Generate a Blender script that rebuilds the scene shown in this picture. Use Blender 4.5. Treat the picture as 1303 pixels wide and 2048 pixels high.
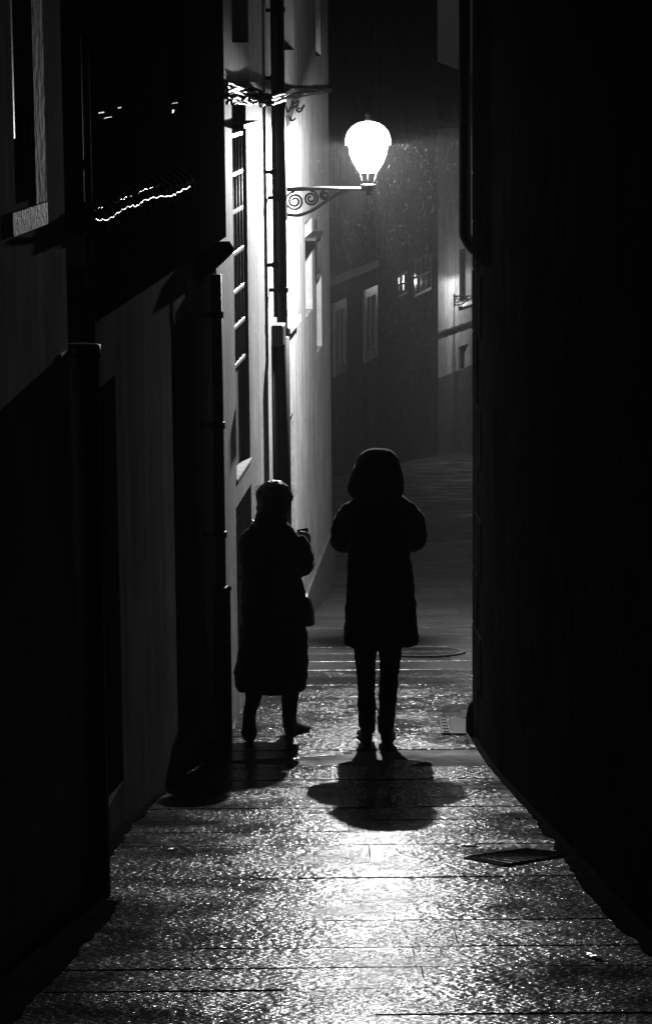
import bpy, bmesh, math, random
from mathutils import Vector, Matrix
random.seed(7)
sc = bpy.context.scene
for o in list(bpy.data.objects):
    bpy.data.objects.remove(o)
COL = sc.collection

# ------------------------------------------------------------------ camera
F = 5600.0                       # focal length in photo pixels (photo 1303 x 2048)
PITCH = math.atan(934.0 / F)     # horizon lies high in the frame: the lane runs downhill
ROLL = 0.009
R0 = Vector((1, 0, 0))
FW = Vector((0, math.cos(PITCH), -math.sin(PITCH)))
U0 = R0.cross(FW)
RT = R0 * math.cos(ROLL) - U0 * math.sin(ROLL)
UP = R0 * math.sin(ROLL) + U0 * math.cos(ROLL)
cam_d = bpy.data.cameras.new('camera')
cam = bpy.data.objects.new('camera', cam_d)
COL.objects.link(cam)
cam.matrix_world = Matrix(((RT.x, UP.x, -FW.x, 0), (RT.y, UP.y, -FW.y, 0), (RT.z, UP.z, -FW.z, 0), (0, 0, 0, 1)))
cam_d.sensor_fit = 'VERTICAL'
cam_d.sensor_height = 36.0
cam_d.lens = 36.0 * F / 2048.0
cam_d.clip_start = 0.1
cam_d.clip_end = 400
sc.camera = cam

# ------------------------------------------------------------------ world (night sky, no colour)
w = bpy.data.worlds.new('World')
sc.world = w
w.use_nodes = True
nt = w.node_tree
nt.nodes.clear()
sky = nt.nodes.new('ShaderNodeTexSky')
sky.sky_type = 'NISHITA'
sky.sun_disc = False
sky.sun_elevation = math.radians(20)
sky.sun_rotation = math.radians(40)
bw = nt.nodes.new('ShaderNodeRGBToBW')
bg = nt.nodes.new('ShaderNodeBackground')
bg.inputs['Strength'].default_value = 0.002
wo = nt.nodes.new('ShaderNodeOutputWorld')
nt.links.new(sky.outputs[0], bw.inputs[0])
nt.links.new(bw.outputs[0], bg.inputs['Color'])
nt.links.new(bg.outputs[0], wo.inputs['Surface'])

# ------------------------------------------------------------------ exposure
sc.view_settings.view_transform = 'Standard'
sc.view_settings.look = 'None'
sc.view_settings.exposure = 0.0
sc.view_settings.gamma = 1.0
sc.view_settings.use_curve_mapping = False
sc.render.engine = 'CYCLES'
sc.cycles.max_bounces = 3
sc.cycles.volume_bounces = 0
sc.cycles.transparent_max_bounces = 12
sc.cycles.sample_clamp_indirect = 0.06
sc.cycles.use_denoising = True
LAMP_POWER = 2200.0
LAMP2_POWER = 150.0
HAZE = 0.0019

# ------------------------------------------------------------------ pixel helpers
def ray(px, py):
    return (FW + RT * ((px - 651.5) / F) + UP * ((1024.0 - py) / F)).normalized()

def at(px, py, D):
    r = ray(px, py)
    return r * (D / r.y)

def gz(D):                       # the street surface: slope, a flatter landing, slope again
    z, d = -1.575, 0.0
    for end, k in ((14.2, .1548), (14.8, .13), (15.4, .10), (16.2, .07), (17.2, .055), (17.8, .09), (24.9, .107), (70.0, .109)):
        e = min(D, end)
        z -= k * (e - d)
        d = e
        if D <= end:
            return z
    return z

def gpix(px, py):
    r = ray(px, py)
    lo, hi = 3.0, 75.0
    for _ in range(60):
        m = (lo + hi) / 2
        if r.z * m / r.y > gz(m):
            lo = m
        else:
            hi = m
    D = (lo + hi) / 2
    p = r * (D / r.y)
    return Vector((p.x, D, gz(D)))

# ------------------------------------------------------------------ materials
def mat(name, base=0.3, rough=0.6, metal=0.0, var=0.25, vscale=3.0, bump=0.2, bscale=40.0, bdist=0.01,
        streak=0.0, spec=0.5, rvar=0.0, coat=0.0, stretch=(1, 1, 1)):
    m = bpy.data.materials.new(name)
    m.use_nodes = True
    n, l = m.node_tree.nodes, m.node_tree.links
    b = n['Principled BSDF']
    b.inputs['Metallic'].default_value = metal
    b.inputs['Roughness'].default_value = rough
    b.inputs['Specular IOR Level'].default_value = spec
    if coat:
        b.inputs['Coat Weight'].default_value = coat
        b.inputs['Coat Roughness'].default_value = 0.15
    tc = n.new('ShaderNodeNewGeometry')
    mp = n.new('ShaderNodeMapping')
    mp.inputs['Scale'].default_value = stretch
    l.new(tc.outputs['Position'], mp.inputs['Vector'])
    a = n.new('ShaderNodeTexNoise')
    a.inputs['Scale'].default_value = vscale
    a.inputs['Detail'].default_value = 6
    a.inputs['Roughness'].default_value = 0.65
    l.new(mp.outputs[0], a.inputs['Vector'])
    r = n.new('ShaderNodeMapRange')
    r.inputs['From Min'].default_value = 0.3
    r.inputs['From Max'].default_value = 0.7
    r.inputs['To Min'].default_value = base * (1 - var)
    r.inputs['To Max'].default_value = base * (1 + var)
    l.new(a.outputs['Fac'], r.inputs['Value'])
    val = r.outputs[0]
    if streak:
        mp2 = n.new('ShaderNodeMapping')
        mp2.inputs['Scale'].default_value = (6, 6, 0.35)
        l.new(tc.outputs['Position'], mp2.inputs['Vector'])
        s = n.new('ShaderNodeTexNoise')
        s.inputs['Scale'].default_value = 1.6
        s.inputs['Detail'].default_value = 5
        l.new(mp2.outputs[0], s.inputs['Vector'])
        r2 = n.new('ShaderNodeMapRange')
        r2.inputs['From Min'].default_value = 0.33
        r2.inputs['From Max'].default_value = 0.62
        r2.inputs['To Min'].default_value = 1 - streak
        r2.inputs['To Max'].default_value = 1.0
        l.new(s.outputs['Fac'], r2.inputs['Value'])
        mu = n.new('ShaderNodeMath')
        mu.operation = 'MULTIPLY'
        l.new(val, mu.inputs[0])
        l.new(r2.outputs[0], mu.inputs[1])
        val = mu.outputs[0]
    cc = n.new('ShaderNodeCombineColor')
    for i in range(3):
        l.new(val, cc.inputs[i])
    l.new(cc.outputs[0], b.inputs['Base Color'])
    if rvar:
        rr = n.new('ShaderNodeMapRange')
        rr.inputs['From Min'].default_value = 0.3
        rr.inputs['From Max'].default_value = 0.7
        rr.inputs['To Min'].default_value = max(0.02, rough - rvar)
        rr.inputs['To Max'].default_value = min(1, rough + rvar)
        l.new(a.outputs['Fac'], rr.inputs['Value'])
        l.new(rr.outputs[0], b.inputs['Roughness'])
    if bump:
        t = n.new('ShaderNodeTexNoise')
        t.inputs['Scale'].default_value = bscale
        t.inputs['Detail'].default_value = 4
        l.new(mp.outputs[0], t.inputs['Vector'])
        bp = n.new('ShaderNodeBump')
        bp.inputs['Strength'].default_value = bump
        bp.inputs['Distance'].default_value = bdist
        l.new(t.outputs['Fac'], bp.inputs['Height'])
        l.new(bp.outputs[0], b.inputs['Normal'])
    return m

def wet_stone(name, base, rough, gscale, slope):
    """wet granite: gritty relief that glints, patches that are smoother or rougher"""
    m = bpy.data.materials.new(name)
    m.use_nodes = True
    n, l = m.node_tree.nodes, m.node_tree.links
    b = n['Principled BSDF']
    b.inputs['Specular IOR Level'].default_value = 0.33
    geo = n.new('ShaderNodeNewGeometry')
    gm = n.new('ShaderNodeMapping')
    gm.inputs['Scale'].default_value = (0.5, 1, 1)      # tooling runs across the lane
    l.new(geo.outputs['Position'], gm.inputs['Vector'])
    oi = n.new('ShaderNodeObjectInfo')
    def noise(scale, detail, rg=0.55, v=geo.outputs['Position']):
        t = n.new('ShaderNodeTexNoise')
        t.inputs['Scale'].default_value = scale
        t.inputs['Detail'].default_value = detail
        t.inputs['Roughness'].default_value = rg
        l.new(v, t.inputs['Vector'])
        return t.outputs['Fac']
    def rng_(src, a, c, lo=0.35, hi=0.65):
        r = n.new('ShaderNodeMapRange')
        r.inputs['From Min'].default_value = lo
        r.inputs['From Max'].default_value = hi
        r.inputs['To Min'].default_value = a
        r.inputs['To Max'].default_value = c
        l.new(src, r.inputs['Value'])
        return r.outputs[0]
    def math_(op, a, c):
        q = n.new('ShaderNodeMath')
        q.operation = op
        for i, x in enumerate((a, c)):
            if isinstance(x, (int, float)): q.inputs[i].default_value = x
            else: l.new(x, q.inputs[i])
        return q.outputs[0]
    grit = noise(gscale, 1.5, 0.5, gm.outputs[0])
    big = noise(2.0, 5, 0.62)
    wav = noise(7.0, 2)
    h = math_('ADD', math_('MULTIPLY', grit, slope / gscale), math_('MULTIPLY', wav, 0.010))
    bp = n.new('ShaderNodeBump')
    bp.inputs['Distance'].default_value = 1.0
    l.new(math_('MULTIPLY', rng_(big, 0.55, 1.05), math_('ADD', 0.75, math_('MULTIPLY', oi.outputs['Random'], 0.4))), bp.inputs['Strength'])
    l.new(h, bp.inputs['Height'])
    l.new(bp.outputs[0], b.inputs['Normal'])
    l.new(rng_(big, rough * 0.8, rough * 1.5), b.inputs['Roughness'])
    c = math_('ADD', rng_(grit, base * 0.6, base * 1.5, 0.3, 0.7), math_('MULTIPLY', oi.outputs['Random'], base * 0.8))
    cc = n.new('ShaderNodeCombineColor')
    for i in range(3):
        l.new(c, cc.inputs[i])
    l.new(cc.outputs[0], b.inputs['Base Color'])
    return m

def emit_mat(name, strength, transp=0.0):
    m = bpy.data.materials.new(name)
    m.use_nodes = True
    n, l = m.node_tree.nodes, m.node_tree.links
    n.clear()
    o = n.new('ShaderNodeOutputMaterial')
    e = n.new('ShaderNodeEmission')
    e.inputs['Strength'].default_value = strength
    if transp:
        t = n.new('ShaderNodeBsdfTransparent')
        mx = n.new('ShaderNodeMixShader')
        mx.inputs[0].default_value = 1 - transp
        l.new(t.outputs[0], mx.inputs[1])
        l.new(e.outputs[0], mx.inputs[2])
        l.new(mx.outputs[0], o.inputs['Surface'])
    else:
        l.new(e.outputs[0], o.inputs['Surface'])
    return m

M = {}
M['white_plaster'] = mat('white_plaster', 0.45, 0.75, var=0.26, vscale=2.6, bump=0.35, bscale=20, bdist=0.012, streak=0.4)
M['grey_plaster'] = mat('grey_plaster', 0.75, 0.9, var=0.25, vscale=2.4, bump=0.06, bscale=14, bdist=0.01, streak=0.2, spec=0.0)
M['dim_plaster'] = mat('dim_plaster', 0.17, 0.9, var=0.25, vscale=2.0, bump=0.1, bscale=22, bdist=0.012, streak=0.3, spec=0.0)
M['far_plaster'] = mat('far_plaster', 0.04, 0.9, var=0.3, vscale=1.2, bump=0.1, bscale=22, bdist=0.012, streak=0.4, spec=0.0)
M['dark_wood'] = mat('dark_wood', 0.012, 0.8, var=0.4, vscale=6, bump=0.3, bscale=30, bdist=0.004, stretch=(1, 1, 0.15), spec=0.0)
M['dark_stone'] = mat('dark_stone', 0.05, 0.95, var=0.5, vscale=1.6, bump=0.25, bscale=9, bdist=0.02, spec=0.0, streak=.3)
M['grey_stone'] = mat('grey_stone', 0.2, 0.65, var=0.3, vscale=7, bump=0.5, bscale=40, bdist=0.01)
M['plinth'] = mat('plinth', 0.1, 0.6, var=0.3, vscale=4, bump=0.4, bscale=30, bdist=0.01)
M['white_paint'] = mat('white_paint', 0.7, 0.35, var=0.12, vscale=9, bump=0.15, bscale=60, bdist=0.003)
M['grey_paint'] = mat('grey_paint', 0.3, 0.4, var=0.2, vscale=9, bump=0.2, bscale=60, bdist=0.003)
M['iron'] = mat('iron', 0.03, 0.35, metal=0.3, var=0.3, vscale=15, bump=0.3, bscale=70, bdist=0.003)
M['wet_steel'] = mat('wet_steel', 0.4, 0.25, metal=0.0, var=0.2, vscale=30, bump=0.2, bscale=80, bdist=0.003)
M['black_iron'] = mat('black_iron', 0.008, 0.5, var=0.3, vscale=15, bump=0.3, bscale=70, bdist=0.003)
M['zinc'] = mat('zinc', 0.09, 0.35, metal=0.6, var=0.3, vscale=8, bump=0.2, bscale=30, bdist=0.003, streak=0.3)
M['zinc_dull'] = mat('zinc_dull', 0.06, 0.7, var=0.3, vscale=8, bump=0.2, bscale=30, bdist=0.003, streak=0.3, spec=0.2)
M['reflection_grey'] = mat('reflection_grey', 0.05, 0.6, var=0.5, vscale=25, bump=0.2, bscale=40, bdist=0.004, spec=0.0)
M['cable'] = mat('cable', 0.03, 0.22, var=0.3, vscale=30, bump=0.2, bscale=120, bdist=0.002)
M['pale_cable'] = mat('pale_cable', 0.14, 0.3, var=0.3, vscale=30, bump=0.2, bscale=120, bdist=0.002)
M['roof_tile'] = mat('roof_tile', 0.06, 0.6, var=0.4, vscale=12, bump=0.4, bscale=50, bdist=0.006, spec=0.0)
M['glass'] = mat('glass', 0.01, 0.06, var=0.2, bump=0.08, bscale=5, bdist=0.01)
M['coat'] = mat('coat', 0.009, 0.95, var=0.3, vscale=40, bump=0.4, bscale=250, bdist=0.003, spec=0.03)
M['coat_grey'] = mat('coat_grey', 0.013, 0.95, var=0.3, vscale=40, bump=0.4, bscale=250, bdist=0.003, spec=0.03)
M['trousers'] = mat('trousers', 0.008, 0.95, var=0.3, vscale=40, bump=0.3, bscale=300, bdist=0.002, spec=0.03)
M['shoe'] = mat('shoe', 0.01, 0.45, var=0.3, vscale=30, bump=0.2, bscale=120, bdist=0.002)
M['skin'] = mat('skin', 0.35, 0.5, var=0.08, vscale=20, bump=0.1, bscale=200, bdist=0.001)
M['hair'] = mat('hair', 0.02, 0.4, var=0.4, vscale=20, bump=0.8, bscale=60, bdist=0.006, stretch=(3, 3, 0.6))
M['wool'] = mat('wool', 0.02, 0.95, var=0.4, vscale=40, bump=0.8, bscale=90, bdist=0.006, spec=0.1)
M['leather'] = mat('leather', 0.012, 0.35, var=0.3, vscale=20, bump=0.4, bscale=120, bdist=0.003)
for k_ in ('coat', 'coat_grey', 'wool', 'trousers'):
    b_ = M[k_].node_tree.nodes['Principled BSDF']
    b_.inputs['Sheen Weight'].default_value = 0.25
    b_.inputs['Sheen Roughness'].default_value = 0.4
M['plastic'] = mat('plastic', 0.01, 0.2, var=0.2, bump=0)
M['box_plastic'] = mat('box_plastic', 0.45, 0.4, var=0.15, vscale=9, bump=0.1, bscale=50, bdist=0.003, streak=0.3)
M['paper'] = mat('paper', 0.75, 0.6, var=0.1, vscale=20, bump=0.5, bscale=50, bdist=0.004)
M['wet_paper'] = mat('wet_paper', 0.75, 0.22, var=0.1, vscale=20, bump=0.4, bscale=60, bdist=0.004, spec=1.0)
M['slab'] = wet_stone('slab', 0.018, 0.19, 74, 0.7)
M['slab_mid'] = wet_stone('slab_mid', 0.02, 0.32, 55, 0.35)
M['street'] = wet_stone('street', 0.02, 0.6, 45, 0.25)
M['bedding'] = mat('bedding', 0.02, 0.7, var=0.4, vscale=20, bump=0.5, bscale=60, bdist=0.01)
M['opal'] = emit_mat('opal_glass', 12.0, 0.02)
M['pane'] = emit_mat('lantern_pane', 9.0, 0.6)

# ------------------------------------------------------------------ mesh builder
class MB:
    def __init__(s):
        s.v, s.f = [], []
    def add(s, vs, fs):
        b = len(s.v)
        s.v += [Vector(p) for p in vs]
        s.f += [tuple(i + b for i in q) for q in fs]
        return s
    def quad(s, *p):
        return s.add(p, [tuple(range(len(p)))])
    def box(s, c, ax, ay, az, bev=0.0):
        """centre and three half-axis vectors; bev in metres chamfers every edge"""
        c, ax, ay, az = Vector(c), Vector(ax), Vector(ay), Vector(az)
        if not bev:
            vs = [c + ax * i + ay * j + az * k for k in (-1, 1) for j in (-1, 1) for i in (-1, 1)]
            return s.add(vs, [(0, 2, 3, 1), (4, 5, 7, 6), (0, 1, 5, 4), (2, 6, 7, 3), (0, 4, 6, 2), (1, 3, 7, 5)])
        bm = bmesh.new()
        vs = [bm.verts.new(c + ax * i + ay * j + az * k) for k in (-1, 1) for j in (-1, 1) for i in (-1, 1)]
        for q in [(0, 2, 3, 1), (4, 5, 7, 6), (0, 1, 5, 4), (2, 6, 7, 3), (0, 4, 6, 2), (1, 3, 7, 5)]:
            bm.faces.new([vs[i] for i in q])
        bmesh.ops.recalc_face_normals(bm, faces=bm.faces)
        bmesh.ops.bevel(bm, geom=bm.edges[:], offset=bev, segments=1, affect='EDGES')
        bm.verts.index_update()
        s.add([v.co.copy() for v in bm.verts], [tuple(v.index for v in f.verts) for f in bm.faces])
        bm.free()
        return s
    def tube(s, pts, r, n=8, caps=True):
        pts = [Vector(p) for p in pts]
        if not isinstance(r, (list, tuple)):
            r = [r] * len(pts)
        rings = []
        ref = None
        for i, p in enumerate(pts):
            d = (pts[min(i + 1, len(pts) - 1)] - pts[max(i - 1, 0)]).normalized()
            if ref is None:
                ref = Vector((0, 0, 1)) if abs(d.z) < 0.9 else Vector((1, 0, 0))
            a = (ref - d * ref.dot(d)).normalized()
            ref = a
            b = d.cross(a)
            rings.append([p + (a * math.cos(2 * math.pi * k / n) + b * math.sin(2 * math.pi * k / n)) * r[i] for k in range(n)])
        return s.loft(rings, caps)
    def loft(s, rings, caps=True):
        n = len(rings[0])
        vs = [p for q in rings for p in q]
        fs = []
        for i in range(len(rings) - 1):
            for k in range(n):
                k2 = (k + 1) % n
                fs.append((i * n + k, i * n + k2, (i + 1) * n + k2, (i + 1) * n + k))
        if caps:
            fs.append(tuple(reversed(range(n))))
            fs.append(tuple((len(rings) - 1) * n + k for k in range(n)))
        return s.add(vs, fs)
    def lathe(s, c, prof, n=16, rot=0.0, caps=True):
        c = Vector(c)
        return s.loft([[c + Vector((r * math.cos(rot + 2 * math.pi * k / n), r * math.sin(rot + 2 * math.pi * k / n), z)) for k in range(n)]
                       for r, z in prof], caps)
    def build(s, name, m, parent=None, smooth=False, org=None, mods=()):
        me = bpy.data.meshes.new(name)
        o0 = Vector(org) if org is not None else (Vector(ORG[parent]) if parent else Vector((0, 0, 0)))
        me.from_pydata([tuple(p - o0) for p in s.v], [], s.f)
        bm = bmesh.new()
        bm.from_mesh(me)
        bmesh.ops.recalc_face_normals(bm, faces=bm.faces)
        bm.to_mesh(me)
        bm.free()
        if smooth:
            for p in me.polygons:
                p.use_smooth = True
        me.materials.append(M[m] if isinstance(m, str) else m)
        o = bpy.data.objects.new(name, me)
        COL.objects.link(o)
        if parent:
            o.parent = parent
        else:
            o.location = o0
        ORG[o] = o0
        return o
ORG = {}

def tag(o, label=None, cat=None, group=None, kind=None):
    if label: o['label'] = label
    if cat: o['category'] = cat
    if group: o['group'] = group
    if kind: o['kind'] = kind
    return o

def thing(name, loc, label, cat, group=None):
    o = bpy.data.objects.new(name, None)
    COL.objects.link(o)
    o.location = loc
    o.empty_display_size = 0.2
    ORG[o] = Vector(loc)
    return tag(o, label, cat, group)

def spline(pts, n=6):
    """Catmull-Rom through the points"""
    pts = [Vector(p) for p in pts]
    out = []
    for i in range(len(pts) - 1):
        p0, p1, p2, p3 = pts[max(i - 1, 0)], pts[i], pts[i + 1], pts[min(i + 2, len(pts) - 1)]
        for k in range(n):
            t = k / n
            out.append(0.5 * ((2 * p1) + (p2 - p0) * t + (2 * p0 - 5 * p1 + 4 * p2 - p3) * t * t + (3 * p1 - p0 - 3 * p2 + p3) * t ** 3))
    out.append(pts[-1])
    return out

# ------------------------------------------------------------------ facades
class Facade:
    """vertical plane through the plan points A -> B; s runs along it, 'off' out to the street"""
    def __init__(f, A, B, flip=False):
        f.A = Vector((A[0], A[1], 0))
        d = Vector((B[0] - A[0], B[1] - A[1], 0))
        f.L = d.length
        f.t = d.normalized()
        f.n = Vector((f.t.y, -f.t.x, 0)) * (-1 if flip else 1)
    def P(f, s, z, off=0.0):
        return f.A + f.t * s + f.n * off + Vector((0, 0, z))
    def pix(f, px, py, off=0.0):
        r = ray(px, py)
        k = (f.A + f.n * off).dot(f.n) / r.dot(f.n)
        p = r * k
        return (p - f.A).dot(f.t), p.z
    def rect(f, x0, x1, y0, y1, off=0.0):
        s0 = f.pix(x0, (y0 + y1) / 2, off)[0]
        s1 = f.pix(x1, (y0 + y1) / 2, off)[0]
        return (s0, s1, f.pix((x0 + x1) / 2, y1, off)[1], f.pix((x0 + x1) / 2, y0, off)[1])
    def wall(f, mb, s0, s1, z0, z1, holes, depth=0.18, off=0.0):
        S = sorted({s0, s1} | {h[0] for h in holes} | {h[1] for h in holes})
        Z = sorted({z0, z1} | {h[2] for h in holes} | {h[3] for h in holes})
        S = [x for x in S if s0 <= x <= s1]
        Z = [x for x in Z if z0 <= x <= z1]
        for i in range(len(S) - 1):
            for j in range(len(Z) - 1):
                cs, cz = (S[i] + S[i + 1]) / 2, (Z[j] + Z[j + 1]) / 2
                if any(h[0] < cs < h[1] and h[2] < cz < h[3] for h in holes):
                    continue
                mb.quad(f.P(S[i], Z[j], off), f.P(S[i + 1], Z[j], off), f.P(S[i + 1], Z[j + 1], off), f.P(S[i], Z[j + 1], off))
        for a, b, c, d in holes:
            c2, d2 = max(c, z0), min(d, z1)
            mb.quad(f.P(a, c2, off), f.P(a, d2, off), f.P(a, d2, off - depth), f.P(a, c2, off - depth))
            mb.quad(f.P(b, c2, off), f.P(b, d2, off), f.P(b, d2, off - depth), f.P(b, c2, off - depth))
            mb.quad(f.P(a, c2, off), f.P(b, c2, off), f.P(b, c2, off - depth), f.P(a, c2, off - depth))
            mb.quad(f.P(a, d2, off), f.P(b, d2, off), f.P(b, d2, off - depth), f.P(a, d2, off - depth))
            mb.quad(f.P(a, c2, off - depth), f.P(b, c2, off - depth), f.P(b, d2, off - depth), f.P(a, d2, off - depth))
    def fbox(f, mb, s0, s1, z0, z1, o0, o1, bev=0.0):
        mb.box(f.P((s0 + s1) / 2, (z0 + z1) / 2, (o0 + o1) / 2), f.t * abs(s1 - s0) / 2, f.n * abs(o1 - o0) / 2, Vector((0, 0, abs(z1 - z0) / 2)), bev)
        return mb
    def shell(f, mb, s0, s1, z0, z1, back, off=0.0):
        """ends, back and top of the block behind the front"""
        mb.quad(f.P(s0, z0, off), f.P(s0, z1, off), f.P(s0, z1, -back), f.P(s0, z0, -back))
        mb.quad(f.P(s1, z0, off), f.P(s1, z1, off), f.P(s1, z1, -back), f.P(s1, z0, -back))
        mb.quad(f.P(s0, z0, -back), f.P(s1, z0, -back), f.P(s1, z1, -back), f.P(s0, z1, -back))
        mb.quad(f.P(s0, z1, off), f.P(s1, z1, off), f.P(s1, z1, -back), f.P(s0, z1, -back))

def roof(f, house, s0, s1, z, back, over=0.25, rise=1.4, name='roof'):
    mb = MB()
    r = [f.P(s0 - .05, z, over), f.P(s1 + .05, z, over), f.P(s1 + .05, z + rise, -back / 2), f.P(s0 - .05, z + rise, -back / 2),
         f.P(s0 - .05, z, -back - over), f.P(s1 + .05, z, -back - over)]
    h = Vector((0, 0, 0.12))
    top, bot = [p + h for p in r], [p + Vector((0, 0, 0.004)) for p in r]
    mb.add(top + bot, [(0, 1, 2, 3), (3, 2, 5, 4), (6, 9, 8, 7), (9, 10, 11, 8), (0, 6, 7, 1), (4, 5, 11, 10), (0, 3, 9, 6), (3, 4, 10, 9), (1, 7, 8, 2), (2, 8, 11, 5)])
    return mb.build(name, 'roof_tile', house)

def window(f, house, rc, depth=0.14, cols=2, rows=3, fw=0.05, frame='white_paint', name='window'):
    """frame with mullions and panes set into an opening"""
    a, b, c, d = rc
    mb = MB()
    o0, o1 = -depth, -depth + 0.05
    e = 0.003
    f.fbox(mb, a + e, a + fw, c + e, d - e, o0, o1, .004)
    f.fbox(mb, b - fw, b - e, c + e, d - e, o0, o1, .004)
    f.fbox(mb, a + fw + e, b - fw - e, c + e, c + fw, o0, o1, .004)
    f.fbox(mb, a + fw + e, b - fw - e, d - fw, d - e, o0, o1, .004)
    for i in range(1, cols):
        x = a + fw + (b - a - 2 * fw) * i / cols
        f.fbox(mb, x - .02, x + .02, c + fw + e, d - fw - e, o0 + .004, o1 - .006, .003)
    for j in range(1, rows):
        y = c + fw + (d - c - 2 * fw) * j / rows
        f.fbox(mb, a + fw + e, b - fw - e, y - .015, y + .015, o0 + .006, o1 - .009, .003)
    w_ = mb.build(name, frame, house)
    for i in range(cols):
        for j in range(rows):
            x0 = a + fw + (b - a - 2 * fw) * i / cols
            x1 = a + fw + (b - a - 2 * fw) * (i + 1) / cols
            y0 = c + fw + (d - c - 2 * fw) * j / rows
            y1 = c + fw + (d - c - 2 * fw) * (j + 1) / rows
            f.fbox(MB(), x0, x1, y0, y1, o0 + .012, o0 + .018).build('pane', 'glass', w_)
    return w_


# ================================================================== THE SETTING
mb = MB()
Ds = [-20, -5, 0, 4] + [4 + i for i in range(1, 31)] + [45, 60, 70, 110]
Xs = [-70, -8, -2, 0, 2, 8, 70]
for i in range(len(Ds) - 1):
    for j in range(len(Xs) - 1):
        z = lambda D: gz(D) - 0.055
        mb.quad((Xs[j], Ds[i], z(Ds[i])), (Xs[j + 1], Ds[i], z(Ds[i])), (Xs[j + 1], Ds[i + 1], z(Ds[i + 1])), (Xs[j], Ds[i + 1], z(Ds[i + 1])))
tag(mb.build('ground', 'bedding'), kind='structure')
mb = MB()
FD = [33.5, 38, 44, 50, 56, 62, 69.9]
for i in range(len(FD) - 1):
    mb.quad((-14, FD[i], gz(FD[i])), (26, FD[i], gz(FD[i])), (26, FD[i + 1], gz(FD[i + 1])), (-14, FD[i + 1], gz(FD[i + 1])))
tag(mb.build('street', 'street'), kind='structure')

# paving of the lane: stone slabs laid in courses across it
def left_edge(D): return -1.79 + 0.0704 * D if D < 15.64 else (-1.70 + 0.0704 * D if D < 24.9 else -2.2)
def right_edge(D): return 0.84 + (15.8 - D) * 0.038 if D < 15.8 else (1.6 if D < 20 else 2.9)
mb = MB()
pd = [3.4 + i for i in range(31)]
for i in range(len(pd) - 1):
    a, b = pd[i], pd[i + 1]
    mb.quad((left_edge(a) - .1, a, gz(a) - .005), (right_edge(a) + .1, a, gz(a) - .005), (right_edge(b) + .1, b, gz(b) - .005), (left_edge(b) - .1, b, gz(b) - .005))
pave = tag(mb.build('pavement', 'street'), kind='structure')
rng = random.Random(3)
keys = [gpix(700, y).y for y in (2030, 1935, 1895, 1755, 1690, 1640, 1560, 1500, 1455, 1409, 1394, 1340)]
courses = [3.5]
for k in keys + [33.6]:
    while k - courses[-1] > 0.66:
        courses.append(courses[-1] + rng.uniform(0.36, 0.56))
    if k - courses[-1] < 0.2:
        courses[-1] = k
    else:
        courses.append(k)
def slab(x0, x1, y0, y1):
    g = 0.0004 + rng.random() ** 4 * 0.004
    x0 += g * .3; x1 -= g * .3; y0 += g; y1 -= g
    tx, ty, dz = rng.uniform(-.004, .004), rng.gauss(0, .005), rng.uniform(-.0025, .0025)
    cx, cy = (x0 + x1) / 2, (y0 + y1) / 2
    def top(x, y, d=0.0):
        return Vector((x, y, gz(y) + dz + (x - cx) * tx + (y - cy) * ty + d))
    outer = []
    for (xa, ya, xb, yb) in ((x0, y0, x1, y0), (x1, y0, x1, y1), (x1, y1, x0, y1), (x0, y1, x0, y0)):
        for k in range(3):
            t = k / 3
            j = 0.002 if k else 0.001
            outer.append((xa + (xb - xa) * t + rng.uniform(-j, j), ya + (yb - ya) * t + rng.uniform(-j, j)))
    r1, r2, r3 = [], [], []
    for (x, y) in outer:
        ix = x + .001 * (1 if x < x0 + .02 else (-1 if x > x1 - .02 else 0))
        iy = y + .006 * (1 if y < y0 + .02 else (-1 if y > y1 - .02 else 0))
        r1.append(top(x, y, -0.045)); r2.append(top(x, y, -0.0035)); r3.append(top(ix, iy, 0))
    m_ = MB()
    n = len(outer)
    m_.add(r1 + r2 + r3, [(i, (i + 1) % n, n + (i + 1) % n, n + i) for i in range(n)] +
           [(n + i, n + (i + 1) % n, 2 * n + (i + 1) % n, 2 * n + i) for i in range(n)] + [tuple(2 * n + i for i in range(n))])
    m_.build('paving_slab', 'slab' if cy < 18.3 else ('slab_mid' if cy < 21.5 else 'street'), pave)
for i in range(len(courses) - 1):
    y0, y1 = courses[i], courses[i + 1]
    ym = (y0 + y1) / 2
    xl, xr = left_edge(ym) + .01, right_edge(ym) - .01
    x = xl
    while x < xr - 0.01:
        wd = rng.uniform(0.7, 1.5) if ym < 27 else rng.uniform(.8, 1.4)
        x2 = x + wd
        if xr - x2 < 0.3:
            x2 = xr
        slab(x, x2, y0, y1)
        x = x2

# dark strips at both wall feet: gutter dirt plus shade put into the colour
M['silt_shade'] = mat('silt_shade', 0.02, 0.95, var=0.5, vscale=18, bump=0.6, bscale=45, bdist=0.012, spec=0.0)
def gutter_shade(edge, side, D0, D1, wmin, wmax, seed):
    r = random.Random(seed)
    q = MB(); rows = []
    D = D0
    wd = (wmin + wmax) / 2
    while D <= D1:
        wd = min(wmax, max(wmin, wd + r.uniform(-.016, .016)))
        x = edge(D)
        wd = min(wd, wmin + (wmax - wmin) * max(0.0, min(1.0, (13.0 - D) / 3.0)))
        rows.append([Vector((x - side * .02, D, gz(D) + .013)), Vector((x + side * wd * .55, D, gz(D) + .012)), Vector((x + side * wd, D, gz(D) + .0055))])
        D += .07
    for a, b in zip(rows, rows[1:]):
        for k in range(2):
            q.quad(a[k], a[k + 1], b[k + 1], b[k])
    tag(q.build('gutter_shade', 'silt_shade', smooth=True), kind='structure')
gutter_shade(right_edge, -1, 3.6, 15.6, .03, .1, 1)
gutter_shade(lambda D: left_edge(D) + (.17 if D < 9.99 else 0), 1, 3.6, 15.5, .03, .17, 2)

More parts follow.
